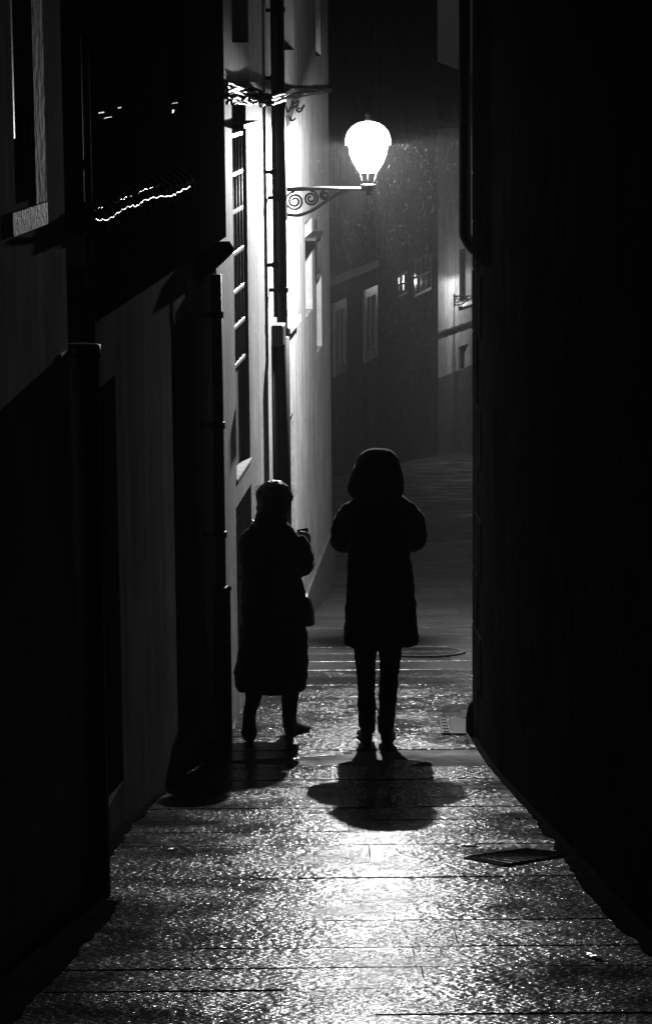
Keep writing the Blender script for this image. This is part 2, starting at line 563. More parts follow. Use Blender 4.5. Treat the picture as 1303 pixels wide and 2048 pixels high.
# ================================================================== HOUSES
# ---- white house on the left, the one that carries the lantern
fW = Facade((-1.70 + .0704 * 15.64, 15.64), (-1.70 + .0704 * 24.9, 24.9))
house = thing('white_house', fW.P(0, gz(15.64)), 'white plastered house with barred window, carrying the lit street lantern', 'house')
w1 = fW.rect(468, 496, 205, 945)
w2 = fW.rect(569, 589, 252, 645)
w3 = fW.rect(610, 624, 440, 628)
w4 = fW.rect(633, 643, 556, 700)
u1 = fW.rect(462, 495, -190, 85)
u2 = fW.rect(567, 587, -190, 100)
u3 = fW.rect(630, 640, -190, 112)
d1 = list(fW.rect(474, 505, 988, 1400)); d1[2] = gz(16.2) + .12
d2 = list(fW.rect(570, 589, 835, 1300)); d2[2] = gz(19.5) + .1
mb = MB()
fW.wall(mb, 0, fW.L, -6.3, 2.4, [w1, w2, w3, w4, u1, u2, u3, d1, d2], depth=.2)
fW.shell(mb, 0, fW.L, -6.3, 2.4, 7.0)
mb.build('wall', 'white_plaster', house)
roof(fW, house, 0, fW.L, 2.41, 7.0)
sp = fW.pix(598, 1150)[0]
mb = MB(); fW.fbox(mb, sp, fW.L + .02, -6.2, fW.pix(659, 1058)[1], .002, .03, .008); mb.build('plinth', 'plinth', house)
# barred window: lintel board, frame, panel below, grille
zt, zb = fW.pix(482, 258)[1], fW.pix(482, 738)[1]
win = window(fW, house, (w1[0], w1[1], zb, zt), depth=.17, cols=2, rows=4, frame='grey_paint')
mb = MB(); fW.fbox(mb, w1[0] + .004, w1[1] - .004, zt + .004, w1[3] - .004, -.19, -.06, .006); mb.build('lintel_board', 'plinth', house)
mb = MB(); fW.fbox(mb, w1[0] + .004, w1[1] - .004, w1[2] + .004, zb - .004, -.19, -.05, .006); mb.build('lower_panel', 'grey_paint', house)
mb = MB(); fW.fbox(mb, w1[0] - .03, w1[1] + .02, w1[2] - .02, w1[2] + .003, -.045, .008, .004); mb.build('sill', 'white_plaster', house)
zh = fW.pix(482, 248)[1]
mb = MB(); fW.fbox(mb, w1[0] - .02, w1[1] + .05, zh - .014, zh + .014, .0025, .075, .004); mb.build('window_hood', 'iron', house)
nb = 5
for k in range(nb):
    s = w1[0] + .07 + (w1[1] - w1[0] - .14) * k / (nb - 1)
    mb = MB(); mb.tube([fW.P(s, zb + .01, -.03), fW.P(s, zt - .01, -.03)], .011, 6); mb.build('grille_bar', 'white_paint', win, True)
for y in (268, 345, 420, 503, 580, 650, 727):
    z = fW.pix(482, y)[1]
    mb = MB(); fW.fbox(mb, w1[0] + .02, w1[1] - .02, z - .014, z + .014, -.046, -.016, .004); mb.build('grille_rail', 'white_paint', win)
# shuttered window beside the lantern
sw = MB(); a, b, c, d = w2
fW.fbox(sw, a + .004, a + .05, c + .004, d - .004, -.12, -.05, .005)
fW.fbox(sw, b - .05, b - .004, c + .004, d - .004, -.12, -.05, .005)
fW.fbox(sw, a + .054, b - .054, d - .06, d - .004, -.12, -.05, .005)
fW.fbox(sw, a + .054, b - .054, c + .004, c + .06, -.12, -.05, .005)
sh = sw.build('shuttered_window', 'white_paint', house)
for i in range(2):
    xa = a + .056 + (b - a - .112) * i / 2
    xb = xa + (b - a - .112) / 2 - .004
    leaf = MB(); fW.fbox(leaf, xa, xb, c + .064, d - .064, -.12, -.09, .004)
    for j in range(4):
        y0 = c + .1 + (d - c - .2) * j / 4
        fW.fbox(leaf, xa + .05, xb - .05, y0 + .04, y0 + (d - c - .2) / 4 - .04, -.089, -.075, .004)
    leaf.build('shutter', 'white_paint', sh)
mb = MB(); fW.fbox(mb, a - .04, b + .04, c - .05, c + .002, -.05, .04, .006); mb.build('sill', 'white_paint', house)
window(fW, house, w3, depth=.12, cols=2, rows=2, frame='white_paint')
mb = MB(); fW.fbox(mb, w3[0] - .03, w3[1] + .03, w3[3] - .14, w3[3] - .11, .0025, .09, .004); mb.build('window_hood', 'iron', house)
window(fW, house, w4, depth=.16, cols=1, rows=2, frame='grey_paint')
for u in (u1, u2, u3):
    window(fW, house, u, depth=.16, cols=2, rows=3, frame='grey_paint')
# doors
def door(f, house, rc, depth=.12, m='grey_paint', knob=True):
    a, b, c, d = rc
    q = MB(); f.fbox(q, a + .005, b - .005, c + .005, d - .005, -depth - .04, -depth, .006)
    o = q.build('door', m, house)
    hh = (d - c)
    for j, (y0, y1) in enumerate(((.06, .4), (.46, .94))):
        p = MB(); f.fbox(p, a + .1, b - .1, c + hh * y0, c + hh * y1, -depth + .001, -depth + .018, .006); p.build('door_panel', m, o)
    if knob:
        p = MB(); k = f.P(b - .07, c + hh * .47, -depth + .04)
        p.tube([k - f.n * .04, k - f.n * .012, k, k + f.n * .012], [.012, .014, .026, .012], 10); p.build('door_knob', 'zinc', o, True)
    return o
dd = door(fW, house, d1, .1)
zl = fW.pix(490, 1046)[1]
mb = MB(); fW.fbox(mb, d1[0] + .06, d1[1] - .12, zl - .006, zl + .006, -.098, -.06, .002); mb.build('ledge', 'white_paint', dd)
for (y0, y1, x0, x1) in ((1112, 1136, 482, 488), (1180, 1210, 482, 492)):
    r_ = fW.rect(x0, x1, y0, y1)
    mb = MB(); fW.fbox(mb, r_[0], r_[1], r_[2], r_[3], -.079, -.06, .004); mb.build('pale_plate', 'paper', dd)
door(fW, house, d2, .08)
# rainwater pipes and the meter box
def pipe(f, house, px, y0, y1, off, r, m='zinc', name='downpipe', n=12, clips=True, zlow=None):
    s, z1 = f.pix(px, y0, off)
    z0 = f.pix(px, y1, off)[1] if zlow is None else zlow
    s = f.pix(px, (y0 + y1) / 2 if zlow is None else 800, off)[0]
    q = MB(); q.tube([f.P(s, z0, off), f.P(s, z1, off)], r, n)
    o = q.build(name, m, house, True)
    if clips:
        z = z0 + .35
        while z < z1:
            q = MB(); q.lathe(f.P(s, z, off), [(r + .001, -.02), (r + .008, -.018), (r + .008, .018), (r + .001, .02)], n)
            q.box(f.P(s, z, off / 2), f.n * (off / 2), f.t * .008, Vector((0, 0, .012)))
            q.build('pipe_clip', m, o)
            z += .62
    return o
pipe(fW, house, 559, -260, 690, .085, .037, 'iron')
pipe(fW, house, 546, -260, 640, .05, .014, 'zinc')
sg = fW.pix(563, 800, .085)[0]
pipe(fW, house, 563, 672, 900, .085, .058, 'black_iron', 'pipe_guard', clips=False, zlow=gz(18.6) - .06)
pipe(fW, house, 546, 684, 900, .03, .008, 'pale_cable', 'thin_conduit', clips=False, zlow=gz(18.4) + .1)
pipe(fW, house, 637, 430, 548, .04, .016, 'zinc_dull', 'overflow_pipe')
rb = fW.rect(538, 560, 640, 681, .12)
mb = MB(); fW.fbox(mb, rb[0] + .03, rb[0] + .25, rb[2], rb[3], .13, .205, .008)
bx_ = mb.build('junction_box', 'box_plastic', house)

# ---- dark house with the jettied upper storey
fD = Facade((-1.79 + .0704 * 10.0, 10.0), (-1.79 + .0704 * 15.63, 15.63))
house = thing('dark_house', fD.P(0, gz(10.0)), 'dark house with jettied black upper storey and small tiled canopy', 'house')
JET = .15
dark_house = house
zj = fD.pix(312, 567, JET)[1]
dA = list(fD.rect(197, 240, 760, 1650)); dA[2] = gz(11.6) + .1
dB = list(fD.rect(349, 395, 632, 1500)); dB[2] = gz(14.3) + .1
mb = MB()
fD.wall(mb, 0, fD.L, -5.2, zj, [dA, dB], depth=.2)
fD.shell(mb, 0, fD.L, -5.2, zj, 6.5)
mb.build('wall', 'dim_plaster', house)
o1 = fD.rect(193, 255, -170, 237, JET)
o2 = fD.rect(338, 363, -170, 229, JET)
mb = MB()
JS = .83
fD.wall(mb, JS, fD.L, zj + .003, 2.4, [o1, o2], depth=.16, off=JET)
fD.shell(mb, JS, fD.L, zj + .003, 2.4, 6.5, JET)
fD.wall(mb, 0, JS - .002, zj + .003, 2.4, [])
mb.quad(fD.P(JS, zj + .003, JET), fD.P(fD.L, zj + .003, JET), fD.P(fD.L, zj + .003, -.3), fD.P(JS, zj + .003, -.3))
mb.build('upper_storey', 'dark_wood', house)
roof(fD, house, 0, fD.L, 2.41, 6.5, over=.4)
fJ = Facade((fD.P(0, 0, JET).x, fD.P(0, 0, JET).y), (fD.P(fD.L, 0, JET).x, fD.P(fD.L, 0, JET).y))
for r_ in (o1, o2):
    window(fJ, house, r_, depth=.1, cols=2, rows=2, frame='dark_wood')
for (x0, x1, y0, y1) in ((196, 222, 208, 235), (226, 252, 209, 234), (345, 360, 204, 226)):  # grey panels painted in as lamplight reflected low in the windows
    r_ = fJ.rect(x0, x1, y0, y1)
    mb = MB(); fJ.fbox(mb, *r_, -.045, -.012, .003); mb.build('lower_pane', 'reflection_grey', house)
for (x0, x1, y0, y1) in ((197, 211, 224, 227), (238, 245, 214, 217), (210, 226, 234, 236), (346, 350, 219, 226), (346, 358, 205, 207)):  # thin pale strips standing in for glints on the glass
    r_ = fJ.rect(x0, x1, y0, y1)
    mb = MB(); fJ.fbox(mb, *r_, -.01, -.004, .001); mb.build('pane_glint', 'box_plastic', house)
door(fD, house, dA, .06, 'dark_wood', False)
door(fD, house, dB, .12, 'dark_wood')
# corbels under the jetty
for s in (fD.L - .08,):
    mb = MB()
    pr = [(0, -.02), (.17, -.02), (.2, -.07), (.14, -.13), (.06, -.2), (0, -.26)]
    vs = [fD.P(s + q, zj + b_, a_ + .002) for q in (-.05, .05) for a_, b_ in pr]
    n = len(pr)
    mb.add(vs, [tuple(range(n)), tuple(range(2 * n - 1, n - 1, -1))] + [(i, (i + 1) % n, n + (i + 1) % n, n + i) for i in range(n)])
    mb.build('corbel', 'dark_wood', house)
# tiled canopy and the two wet cables lying on it
sA, sB = fJ.pix(189, 440, .05)[0], fJ.pix(378, 372, .05)[0]
zc = fJ.pix(285, 425, .15)[1]
mb = MB()
vs = [fJ.P(s, zc + b_, a_) for s in (sA, sB) for a_, b_ in ((.002, .0), (.05, -.04), (.05, -.06), (.002, -.02))]
mb.add(vs, [(0, 1, 2, 3), (7, 6, 5, 4), (0, 4, 5, 1), (1, 5, 6, 2), (2, 6, 7, 3), (3, 7, 4, 0)])
can = mb.build('tiled_canopy', 'dark_wood', house)
tl = MB(); NT = 15; tw = (sB - sA) / NT
rings = []
for a_, b_, rr in ((0, .02, .42), (.07, -.035, .48)):
    out, inn = [], []
    for k in range(6):
        th = math.pi * k / 5
        out.append(fJ.t * (math.cos(th) * tw * rr) + fJ.n * a_ + Vector((0, 0, b_ + math.sin(th) * tw * .38)))
        inn.append(fJ.t * (math.cos(th) * tw * rr * .86) + fJ.n * a_ + Vector((0, 0, b_ + math.sin(th) * tw * .3 - .004)))
    rings.append(out + inn[::-1])
tl.loft(rings)
tmesh = None
for k in range(NT):
    base = fJ.P(sA + tw * (k + .5), zc - .008, .006)
    if tmesh is None:
        t0 = tl.build('roof_tile', 'roof_tile', can, True, org=(0, 0, 0)); tmesh = t0.data
        t0.location = base - ORG[can]
    else:
        t_ = bpy.data.objects.new('roof_tile', tmesh); COL.objects.link(t_); t_.parent = can
        t_.location = base - ORG[can]
        t_.rotation_euler = (rng.uniform(-.03, .03), rng.uniform(-.03, .03), rng.uniform(-.04, .04))
def wavy(pts, amp, n=40):
    out = []
    P0 = spline(pts, 10)
    for i, p in enumerate(P0):
        out.append(p + Vector((0, 0, math.sin(i * 1.15) * amp + rng.uniform(-.3, .3) * amp)))
    return out
def cpt(px, py, off):
    s, z = fJ.pix(px, py, off)
    return fJ.P(s, z, off)
c1 = [cpt(x, y, .05) for x, y in ((186, 425), (200, 416), (214, 422), (232, 405), (250, 396), (268, 393), (285, 381), (310, 375), (335, 368), (352, 361), (378, 357))]
c2 = [cpt(x, y + 6, .08) for x, y in ((187, 434), (212, 434), (235, 419), (255, 408), (272, 406), (285, 396), (315, 388), (340, 386), (356, 378), (378, 368))]
tag(MB().tube(wavy(c1, .004), .005, 6).build('cable', 'cable', smooth=True), 'upper of two wet wavy cables lying along the small tiled canopy', 'cable', 'wet cables on the tiled canopy')
tag(MB().tube(wavy(c2, .003), .007, 6).build('cable', 'cable', smooth=True), 'lower, thicker of two wet wavy cables lying along the small tiled canopy', 'cable', 'wet cables on the tiled canopy')
# downpipe at the far corner with its iron guard
pipe(fD, house, 437, 545, 1200, .1, .03, 'black_iron')
sgx = fD.pix(443, 1300, .1)[0]
zg = fD.pix(443, 1171, .1)[1]
mb = MB(); mb.lathe(fD.P(sgx, 0, .105), [(.05, gz(15.4) - .04), (.05, zg - .02), (.056, zg - .015), (.056, zg), (.03, zg + .004)], 14)
mb.build('pipe_guard', 'black_iron', house, True)
s_, z_ = fD.pix(369, 600, .03)
mb = MB(); mb.tube(spline([fD.P(s_, fD.pix(369, 558, .03)[1], .03), fD.P(s_ + .01, z_, .04), fD.P(s_ - .01, fD.pix(369, 640, .03)[1], .03)]), .008, 6)
mb.build('door_lamp_conduit', 'zinc', house, True)

# ---- grey house nearest the camera on the left
fN = Facade((-1.62 + .0704 * 6.7, 6.7), (-1.62 + .0704 * 9.99, 9.99))
house = thing('grey_house', fN.P(0, gz(6.7)), 'grey plastered house at the left edge with stone-framed window', 'house')
n1 = fN.rect(24, 62, -170, 405)
mb = MB()
fN.wall(mb, 0, fN.L, -4.2, 2.4, [n1], depth=.2)
fN.shell(mb, 0, fN.L, -4.2, 2.4, 6.5)
mb.build('wall', 'grey_plaster', house)
roof(fN, house, 0, fN.L, 2.41, 6.5)
window(fN, house, n1, depth=.17, cols=2, rows=3, frame='dark_wood')
s2 = fN.pix(86, 200)[0]
mb = MB(); fN.fbox(mb, n1[1] + .002, s2, n1[2] - .02, n1[3], .0025, .006, .001); mb.build('stone_surround', 'white_plaster', house)
mb = MB(); fN.fbox(mb, n1[0] - .1, s2, n1[2] - .1, n1[2] - .022, .0025, .008, .002); mb.build('sill', 'grey_stone', house)
mb = MB(); fN.fbox(mb, n1[0] + .004, n1[0] + .05, fN.pix(30, 280)[1], n1[3], -.1, -.004, .004); so = mb.build('open_shutter', 'grey_paint', house)
mb = MB(); z_ = fN.pix(50, 260)[1]; fN.fbox(mb, n1[1] - .16, n1[1] - .02, z_ - .05, z_ + .05, -.09, -.006, .005); mb.build('shutter_latch', 'black_iron', so)
def vpipe(D, px, r, y0, y1, m, name, zlow=None, clips=()):
    a, b_ = at(px, y0, D), at(px, y1, D)
    x = at(px, 600, D).x
    q = MB(); q.tube([(x, D, b_.z if zlow is None else zlow), (x, D, a.z)], r, 16); o = q.build(name, m, dark_house, True)
    for y in clips:
        z = at(px, y, D).z
        q = MB(); q.lathe((x, D, z), [(r + .001, -.02), (r + .007, -.018), (r + .007, .018), (r + .001, .02)], 16)
        q.box((x - .07, D, z), (.07, 0, 0), (0, .008, 0), (0, 0, .012)); q.build('pipe_clip', m, o)
    return o
p1 = vpipe(10.67, 148, .05, -200, 705, 'zinc_dull', 'downpipe', clips=(60, 330, 610))
vpipe(10.69, 182, .014, -200, 705, 'zinc_dull', 'conduit')
gx = at(165, 900, 10.14).x; zg = at(165, 690, 10.14).z
mb = MB(); mb.lathe((gx, 10.14, 0), [(.068, gz(10.14) - .02), (.068, zg - .05), (.075, zg - .045), (.075, zg), (.05, zg + .004)], 16)
mb.build('pipe_guard', 'black_iron', dark_house, True)
tc_ = at(151, 500, 10.6)
mb = MB(); mb.box(tc_, (.04, 0, 0), (0, .002, 0), (0, 0, .062)); mb.build('pipe_tag', 'grey_paint', p1)
rc_ = fN.rect(121, 134, 702, 884)
mb = MB(); fN.fbox(mb, rc_[0], rc_[1], rc_[2], rc_[3], .0025, .006, .001); mb.build('corner_strip', 'white_plaster', house)

# ---- black stone house on the right
fR = Facade((1.28, 4.2), (.84, 15.8), flip=True)
house = thing('dark_stone_house', fR.P(fR.L, gz(15.8)), 'tall unlit dark stone house filling the right side of the lane', 'house')
rw = [(1.2, 2.1, -1.6, -.2)]
rd = [(2.6, 3.6, gz(7.4) + .05, gz(7.4) + 2.1)]
mb = MB()
fR.wall(mb, 0, fR.L, -4.6, 2.6, rw + rd, depth=.2)
fR.shell(mb, 0, fR.L, -4.6, 2.6, 6.0)
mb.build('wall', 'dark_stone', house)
roof(fR, house, 0, fR.L, 2.61, 6.0)
for r_ in rw: window(fR, house, r_, cols=2, rows=2, frame='dark_wood')
door(fR, house, rd[0], .12, 'dark_wood')
z = gz(15.8) - .05; k = 0
while z < 2.3:
    h = rng.uniform(.26, .4); ln = .5 if k % 2 else .3
    mb = MB(); fR.fbox(mb, fR.L - ln, fR.L + rng.uniform(.003, .006), z + .004, z + h - .004, -.3 if k % 2 else -.5, rng.uniform(.003, .006), .004)
    mb.build('quoin', 'dark_stone', house); z += h; k += 1
mb = MB(); c_ = fR.P(fR.L - .02, gz(15.75), .0)
mb.lathe(c_, [(.03, -.06), (.045, .0), (.043, .1), (.03, .16), (.01, .19)], 12); mb.build('corner_stone', 'dark_stone', house, True)
sx = fR.pix(929, 300, .06)
pp = [at(929, y, 15.86) for y in (-200, 100, 300, 440, 466)] + [at(933, 478, 15.87), at(940, 490, 15.88), at(948, 499, 15.9)]
mb = MB(); mb.tube(spline(pp, 5), .034, 10); mb.build('downpipe', 'zinc', house, True)

# ---- far houses closing the view
fL = Facade((-10.19 + .2195 * 40, 40.0), (-10.19 + .2195 * 50.8, 50.8))
house = thing('far_grey_house', fL.P(fL.L, gz(50.8)), 'far grey house beyond the lantern with two tall white-framed windows', 'house')
q1, q2 = fL.rect(662, 686, 600, 748), fL.rect(723, 748, 574, 720)
q0 = (q1[0] - 3.0, q1[0] - 3.0 + (q1[1] - q1[0]), q1[2], q1[3])
up = [(a, b, c + 2.6, d + 2.5) for a, b, c, d in (q0, q1, q2)]
dr = [(q1[0] + .1, q1[1] - .1, gz(48) + .12, gz(48) + 2.0), (q2[0], q2[1], gz(50) + .12, gz(50) + 2.1)]
mb = MB()
fL.wall(mb, 0, fL.L, -9, 2.2, [q0, q1, q2] + up + dr, depth=.2)
fL.shell(mb, 0, fL.L, -9, 2.2, 7)
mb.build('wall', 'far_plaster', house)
roof(fL, house, 0, fL.L, 2.21, 7)
for r_ in (q0, q1, q2): window(fL, house, r_, depth=-.015, cols=2, rows=1, fw=.16)
for r_ in up: window(fL, house, r_, depth=.1, cols=2, rows=2, fw=.07, frame='grey_paint')
for r_ in dr: door(fL, house, r_, .12, 'dark_wood')
zc_ = fL.pix(705, 545)[1]
mb = MB(); fL.fbox(mb, 0, fL.L, zc_ - .08, zc_ + .08, .0025, .035, .01); mb.build('string_course', 'plinth', house)

fM = Facade((-10.19 + .2195 * 50.81, 50.81), (-10.19 + .2195 * 57.0, 57.0))
house = thing('far_gallery_house', fM.P(0, gz(51)), 'farthest dark house with small-paned gallery windows, between grey and pale houses', 'house')
g1, g2 = fM.rect(796, 816, 545, 592), fM.rect(828, 863, 512, 588)
gd = list(fM.rect(838, 862, 730, 900)); gd[2] = gz(55.4) + .1
mb = MB()
fM.wall(mb, 0, fM.L, -9.4, 2.2, [g1, g2, tuple(gd)], depth=.2)
fM.shell(mb, 0, fM.L, -9.4, 2.2, 7)
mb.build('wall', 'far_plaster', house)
roof(fM, house, 0, fM.L, 2.21, 7)
window(fM, house, g1, depth=.06, cols=2, rows=2, fw=.06, frame='zinc_dull')
window(fM, house, g2, depth=.06, cols=3, rows=2, fw=.07, frame='zinc_dull')
door(fM, house, gd, .12, 'dark_wood')

fP = Facade((-17.93 + .353 * 57.05, 57.05), (-17.93 + .353 * 66, 66.0))
house = thing('far_pale_house', fP.P(0, gz(57)), 'far pale house past the right corner, its wall lit from the side', 'house')
p1_, p2_ = fP.rect(918, 940, 497, 602), fP.rect(917, 938, 690, 830)
p2_ = (p2_[0], p2_[1], p2_[2], p2_[3])
mb = MB()
fP.wall(mb, 0, fP.L, -9.6, fP.pix(900, 255)[1], [p1_, p2_], depth=.2)
fP.shell(mb, 0, fP.L, -9.6, fP.pix(900, 255)[1], 7)
mb.build('wall', 'white_plaster', house)
roof(fP, house, 0, fP.L, fP.pix(900, 255)[1] + .01, 7, over=.35)
window(fP, house, p1_, depth=.16, cols=2, rows=2, frame='dark_wood')
window(fP, house, p2_, depth=.16, cols=2, rows=2, frame='dark_wood')
mb = MB(); fP.fbox(mb, p1_[0] - .1, p1_[1] + .1, p1_[2] - .08, p1_[2] - .002, .0025, .12, .01); mb.build('sill', 'white_paint', house)
mb = MB(); fP.fbox(mb, 0, fP.L, -9.2, fP.pix(893, 748)[1], .0025, .03, .01); mb.build('shadow_band', 'plinth', house)  # dark band in place of the shadow over the lower wall
def fpt(f, px, py, off):
    s, z = f.pix(px, py, off); return f.P(s, z, off)
def bundle(pts, r, m, amp=.0):
    return MB().tube([p + Vector((0, 0, rng.uniform(-amp, amp))) for p in spline(pts, 6)], r, 6)
tag(bundle([fpt(fP, x, y, .06) for x, y in ((868, 672), (885, 664), (905, 657), (925, 650), (950, 642), (990, 630))], .035, 'cable', .01).build('cable', 'cable', smooth=True),
    'dark cable crossing the far pale house wall, lit from behind the corner', 'cable')

# ---- cable bundle along the white house
pts0 = [(454, 169, 207), (462, 172, 204), (480, 175, 206), (500, 177, 207), (520, 182, 208), (540, 190, 207), (556, 193, 204), (570, 186, 198), (585, 180, 195), (610, 178, 188), (640, 178, 186), (662, 178, 184)]
for k in range(8):
    u = k / 7
    pts = []
    for (x, ya, yb) in pts0:
        y = ya + (yb - ya) * u + rng.uniform(-3, 3) + (2.5 * math.sin(x * .12 + k * 1.7) if x < 560 else 0)
        off = .018 + rng.uniform(0, .03) + (.115 if 535 < x < 580 else 0)
        pts.append(fpt(fW, x, y, off))
    pale = k in (0, 2, 5, 7)
    tag(bundle(pts, .007 if k % 2 else .01, None, .003).build('cable', 'pale_cable' if pale else 'cable', smooth=True),
        'pale cable in the sagging bundle strung across the white house' if pale else 'black cable in the sagging bundle strung across the white house', 'cable',
        'pale cables of the bundle' if pale else 'black cables of the bundle')
for k in range(14):          # slack loops hanging from the bundle, tied back at its near end and by the downpipe
    x = rng.uniform(458, 530) if k < 8 else rng.uniform(566, 596)
    y = rng.uniform(186, 206) if k < 8 else rng.uniform(190, 238)
    wv = rng.uniform(5, 12)
    pts = [fpt(fW, x, y, .04), fpt(fW, x + wv * .3, y + rng.uniform(4, 9), .055), fpt(fW, x + wv, y + rng.uniform(3, 9), .065), fpt(fW, x + wv * 1.5, y + rng.uniform(-3, 3), .045)]
    tag(bundle(pts, .007, None).build('cable_loop', 'cable' if k % 2 else 'pale_cable', smooth=True),
        'slack cable loop hanging from the bundle over the barred window' if k < 8 else 'slack cable loop tangled beside the downpipe above the shuttered window', 'cable loop',
        'loops over the barred window' if k < 8 else 'loops beside the downpipe')

# ================================================================== STREET LANTERNS
def lantern(f, mount_s, mount_z, reach, power, label):
    """scrolled wall bracket with a six-sided tapering lantern standing on its end"""
    root = thing('street_lantern', f.P(mount_s, mount_z), label, 'street lamp')
    P = lambda o, z, s=0.0: f.P(mount_s + s, mount_z + z, o)
    mb = MB(); f.fbox(mb, mount_s - .04, mount_s + .04, mount_z - .22, mount_z + .05, .002, .02, .005); mb.build('wall_plate', 'iron', root)
    mb = MB(); mb.tube([P(.018, 0), P(reach * .5, .008), P(reach + .02, 0)], [.016, .014, .014], 8); mb.build('arm', 'iron', root, True)
    mb = MB(); mb.tube(spline([P(.02, -.18), P(.1, -.185), P(.2, -.15), P(.3, -.085), P(.38, -.035), P(.46, -.012)], 5), .012, 8); mb.build('brace', 'iron', root, True)
    for (cx, cz, r0, tn, sg) in ((.075, -.085, .07, 2.2, 1), (.19, -.065, .055, 2.0, -1), (.29, -.045, .035, 1.6, 1)):
        pts = []
        for i in range(26):
            th = sg * (i / 25 * tn * 2 * math.pi) + math.pi / 2
            r = r0 * (1 - .75 * i / 25)
            pts.append(P(cx + r * math.cos(th), cz + r * math.sin(th)))
        mb = MB(); mb.tube(pts, .008, 6); mb.build('scroll', 'iron', root, True)
    b = P(reach, 0)
    mb = MB(); mb.lathe(b, [(.012, -.045), (.02, -.035), (.014, -.02), (.03, -.012), (.036, .012), (.05, .022), (.052, .035)], 14); mb.build('foot', 'iron', root, True)
    prof = [(.048, .035), (.07, .115), (.122, .185), (.152, .25), (.161, .31)]
    for k in range(6):
        th = 2 * math.pi * (k + .5) / 6
        mb = MB(); mb.tube([b + Vector((r * math.cos(th), r * math.sin(th), z)) for r, z in prof], .0045, 5)
        mb.build('rib', 'white_paint', root, True)
        t2 = 2 * math.pi * (k + 1.5) / 6
        mb = MB()
        for i in range(1, 4):
            (ra, za), (rb_, zb_) = prof[i], prof[i + 1]
            ra -= .002; rb_ -= .002
            mb.quad(b + Vector((ra * math.cos(th), ra * math.sin(th), za)), b + Vector((ra * math.cos(t2), ra * math.sin(t2), za)),
                    b + Vector((rb_ * math.cos(t2), rb_ * math.sin(t2), zb_)), b + Vector((rb_ * math.cos(th), rb_ * math.sin(th), zb_)))
        mb.build('glass_pane', 'pane', root)
    mb = MB(); mb.lathe(b, [(.161, .312), (.163, .335), (.159, .365), (.146, .405), (.116, .442), (.075, .468), (.03, .479)], 18); mb.build('opal_dome', 'opal', root, True)
    mb = MB(); mb.lathe(b, [(.018, .48), (.024, .492), (.012, .507), (.018, .522), (.006, .552)], 10); mb.build('finial', 'iron', root, True)
    ld = bpy.data.lights.new('lantern_light', 'POINT')
    ld.energy = power
    ld.shadow_soft_size = .03
    lo = bpy.data.objects.new('lantern_light', ld)
    COL.objects.link(lo)
    lo.parent = root
    lo.location = b + Vector((0, 0, .302)) - ORG[root]
    return root
LD = 20.15
tip = at(736, 378, LD)
so_ = (tip - fW.A).dot(fW.n)
lantern(fW, (tip - fW.A).dot(fW.t), tip.z, so_, LAMP_POWER, 'glowing six-sided street lantern on scrolled iron bracket of white house')
lantern(fP, 1.5, -5.2, .75, LAMP2_POWER, 'street lantern hidden past the right corner that lights the far pale house')

# ================================================================== STREET FITTINGS AND LITTER
def slope_at(D): return (gz(D + .1) - gz(D - .1)) / .2
def on_ground(p, lift=0.0):
    return Vector((p.x, p.y, gz(p.y) + lift))
c_ = gpix(846, 1306)
mb = MB()
def disc(mb, c, r0, r1, z0, z1, n=32):
    A = [Vector((c.x + r * math.cos(2 * math.pi * k / n), 0, 0)) + Vector((0, c.y + r * math.sin(2 * math.pi * k / n), 0)) for r in (r0,) for k in range(n)]
    rr = []
    for r, z in ((r0, z0), (r0, z1), (r1, z1), (r1, z0)):
        rr.append([Vector((c.x + r * math.cos(2 * math.pi * k / n), c.y + r * math.sin(2 * math.pi * k / n), gz(c.y + r * math.sin(2 * math.pi * k / n)) + z)) for k in range(n)])
    vs = [p for q in rr for p in q]
    fs = []
    for i in range(4):
        j = (i + 1) % 4
        for k in range(n):
            fs.append((i * n + k, i * n + (k + 1) % n, j * n + (k + 1) % n, j * n + k))
    mb.add(vs, fs)
mh = thing('manhole_cover', on_ground(c_), 'round dark iron manhole cover in the paving beyond the walkers', 'manhole')
disc(mb, c_, .255, .3, -.02, .014); mb.build('rim', 'zinc', mh)
mb = MB(); n = 32
ring = [Vector((c_.x + .25 * math.cos(2 * math.pi * k / n), c_.y + .25 * math.sin(2 * math.pi * k / n), gz(c_.y + .25 * math.sin(2 * math.pi * k / n)) + .009)) for k in range(n)]
low = [p - Vector((0, 0, .03)) for p in ring]
mb.loft([low, ring]); lid = mb.build('lid', 'iron', mh)
for r in (.08, .15, .21):
    mb = MB(); disc(mb, c_, r, r + .02, .008, .014, 24); mb.build('raised_ring', 'iron', lid)

g = [gpix(*q) for q in ((930, 1718), (1010, 1734), (1146, 1712), (1050, 1702))]
gc = (g[0] + g[1] + g[2] + g[3]) / 4
dr_ = thing('drain_grate', on_ground(gc), 'slanting iron drain grate with bars, set in paving by the right wall', 'drain grate')
def gl(u, v, lift): 
    p = (g[0] * (1 - u) + g[1] * u) * (1 - v) + (g[3] * (1 - u) + g[2] * u) * v
    return on_ground(p, lift)
for (a, b) in (((0, 0), (1, 0)), ((1, 0), (1, 1)), ((1, 1), (0, 1)), ((0, 1), (0, 0))):
    mb = MB(); mb.tube([gl(*a, .003), gl(*b, .003)], .01, 6); mb.build('frame_side', 'wet_steel', dr_)
for k in range(1, 9):
    mb = MB(); mb.tube([gl(0.0, k / 9, .002), gl(1.0, k / 9, .002)], .008, 6); mb.build('bar', 'wet_steel', dr_)
mb = MB(); mb.add([gl(u, v, z) for z in (.0035, -.004) for u, v in ((0, 0), (1, 0), (1, 1), (0, 1))], [(0, 1, 2, 3), (7, 6, 5, 4), (0, 4, 5, 1), (1, 5, 6, 2), (2, 6, 7, 3), (3, 7, 4, 0)])
mb.build('pit', 'slab_mid', dr_)

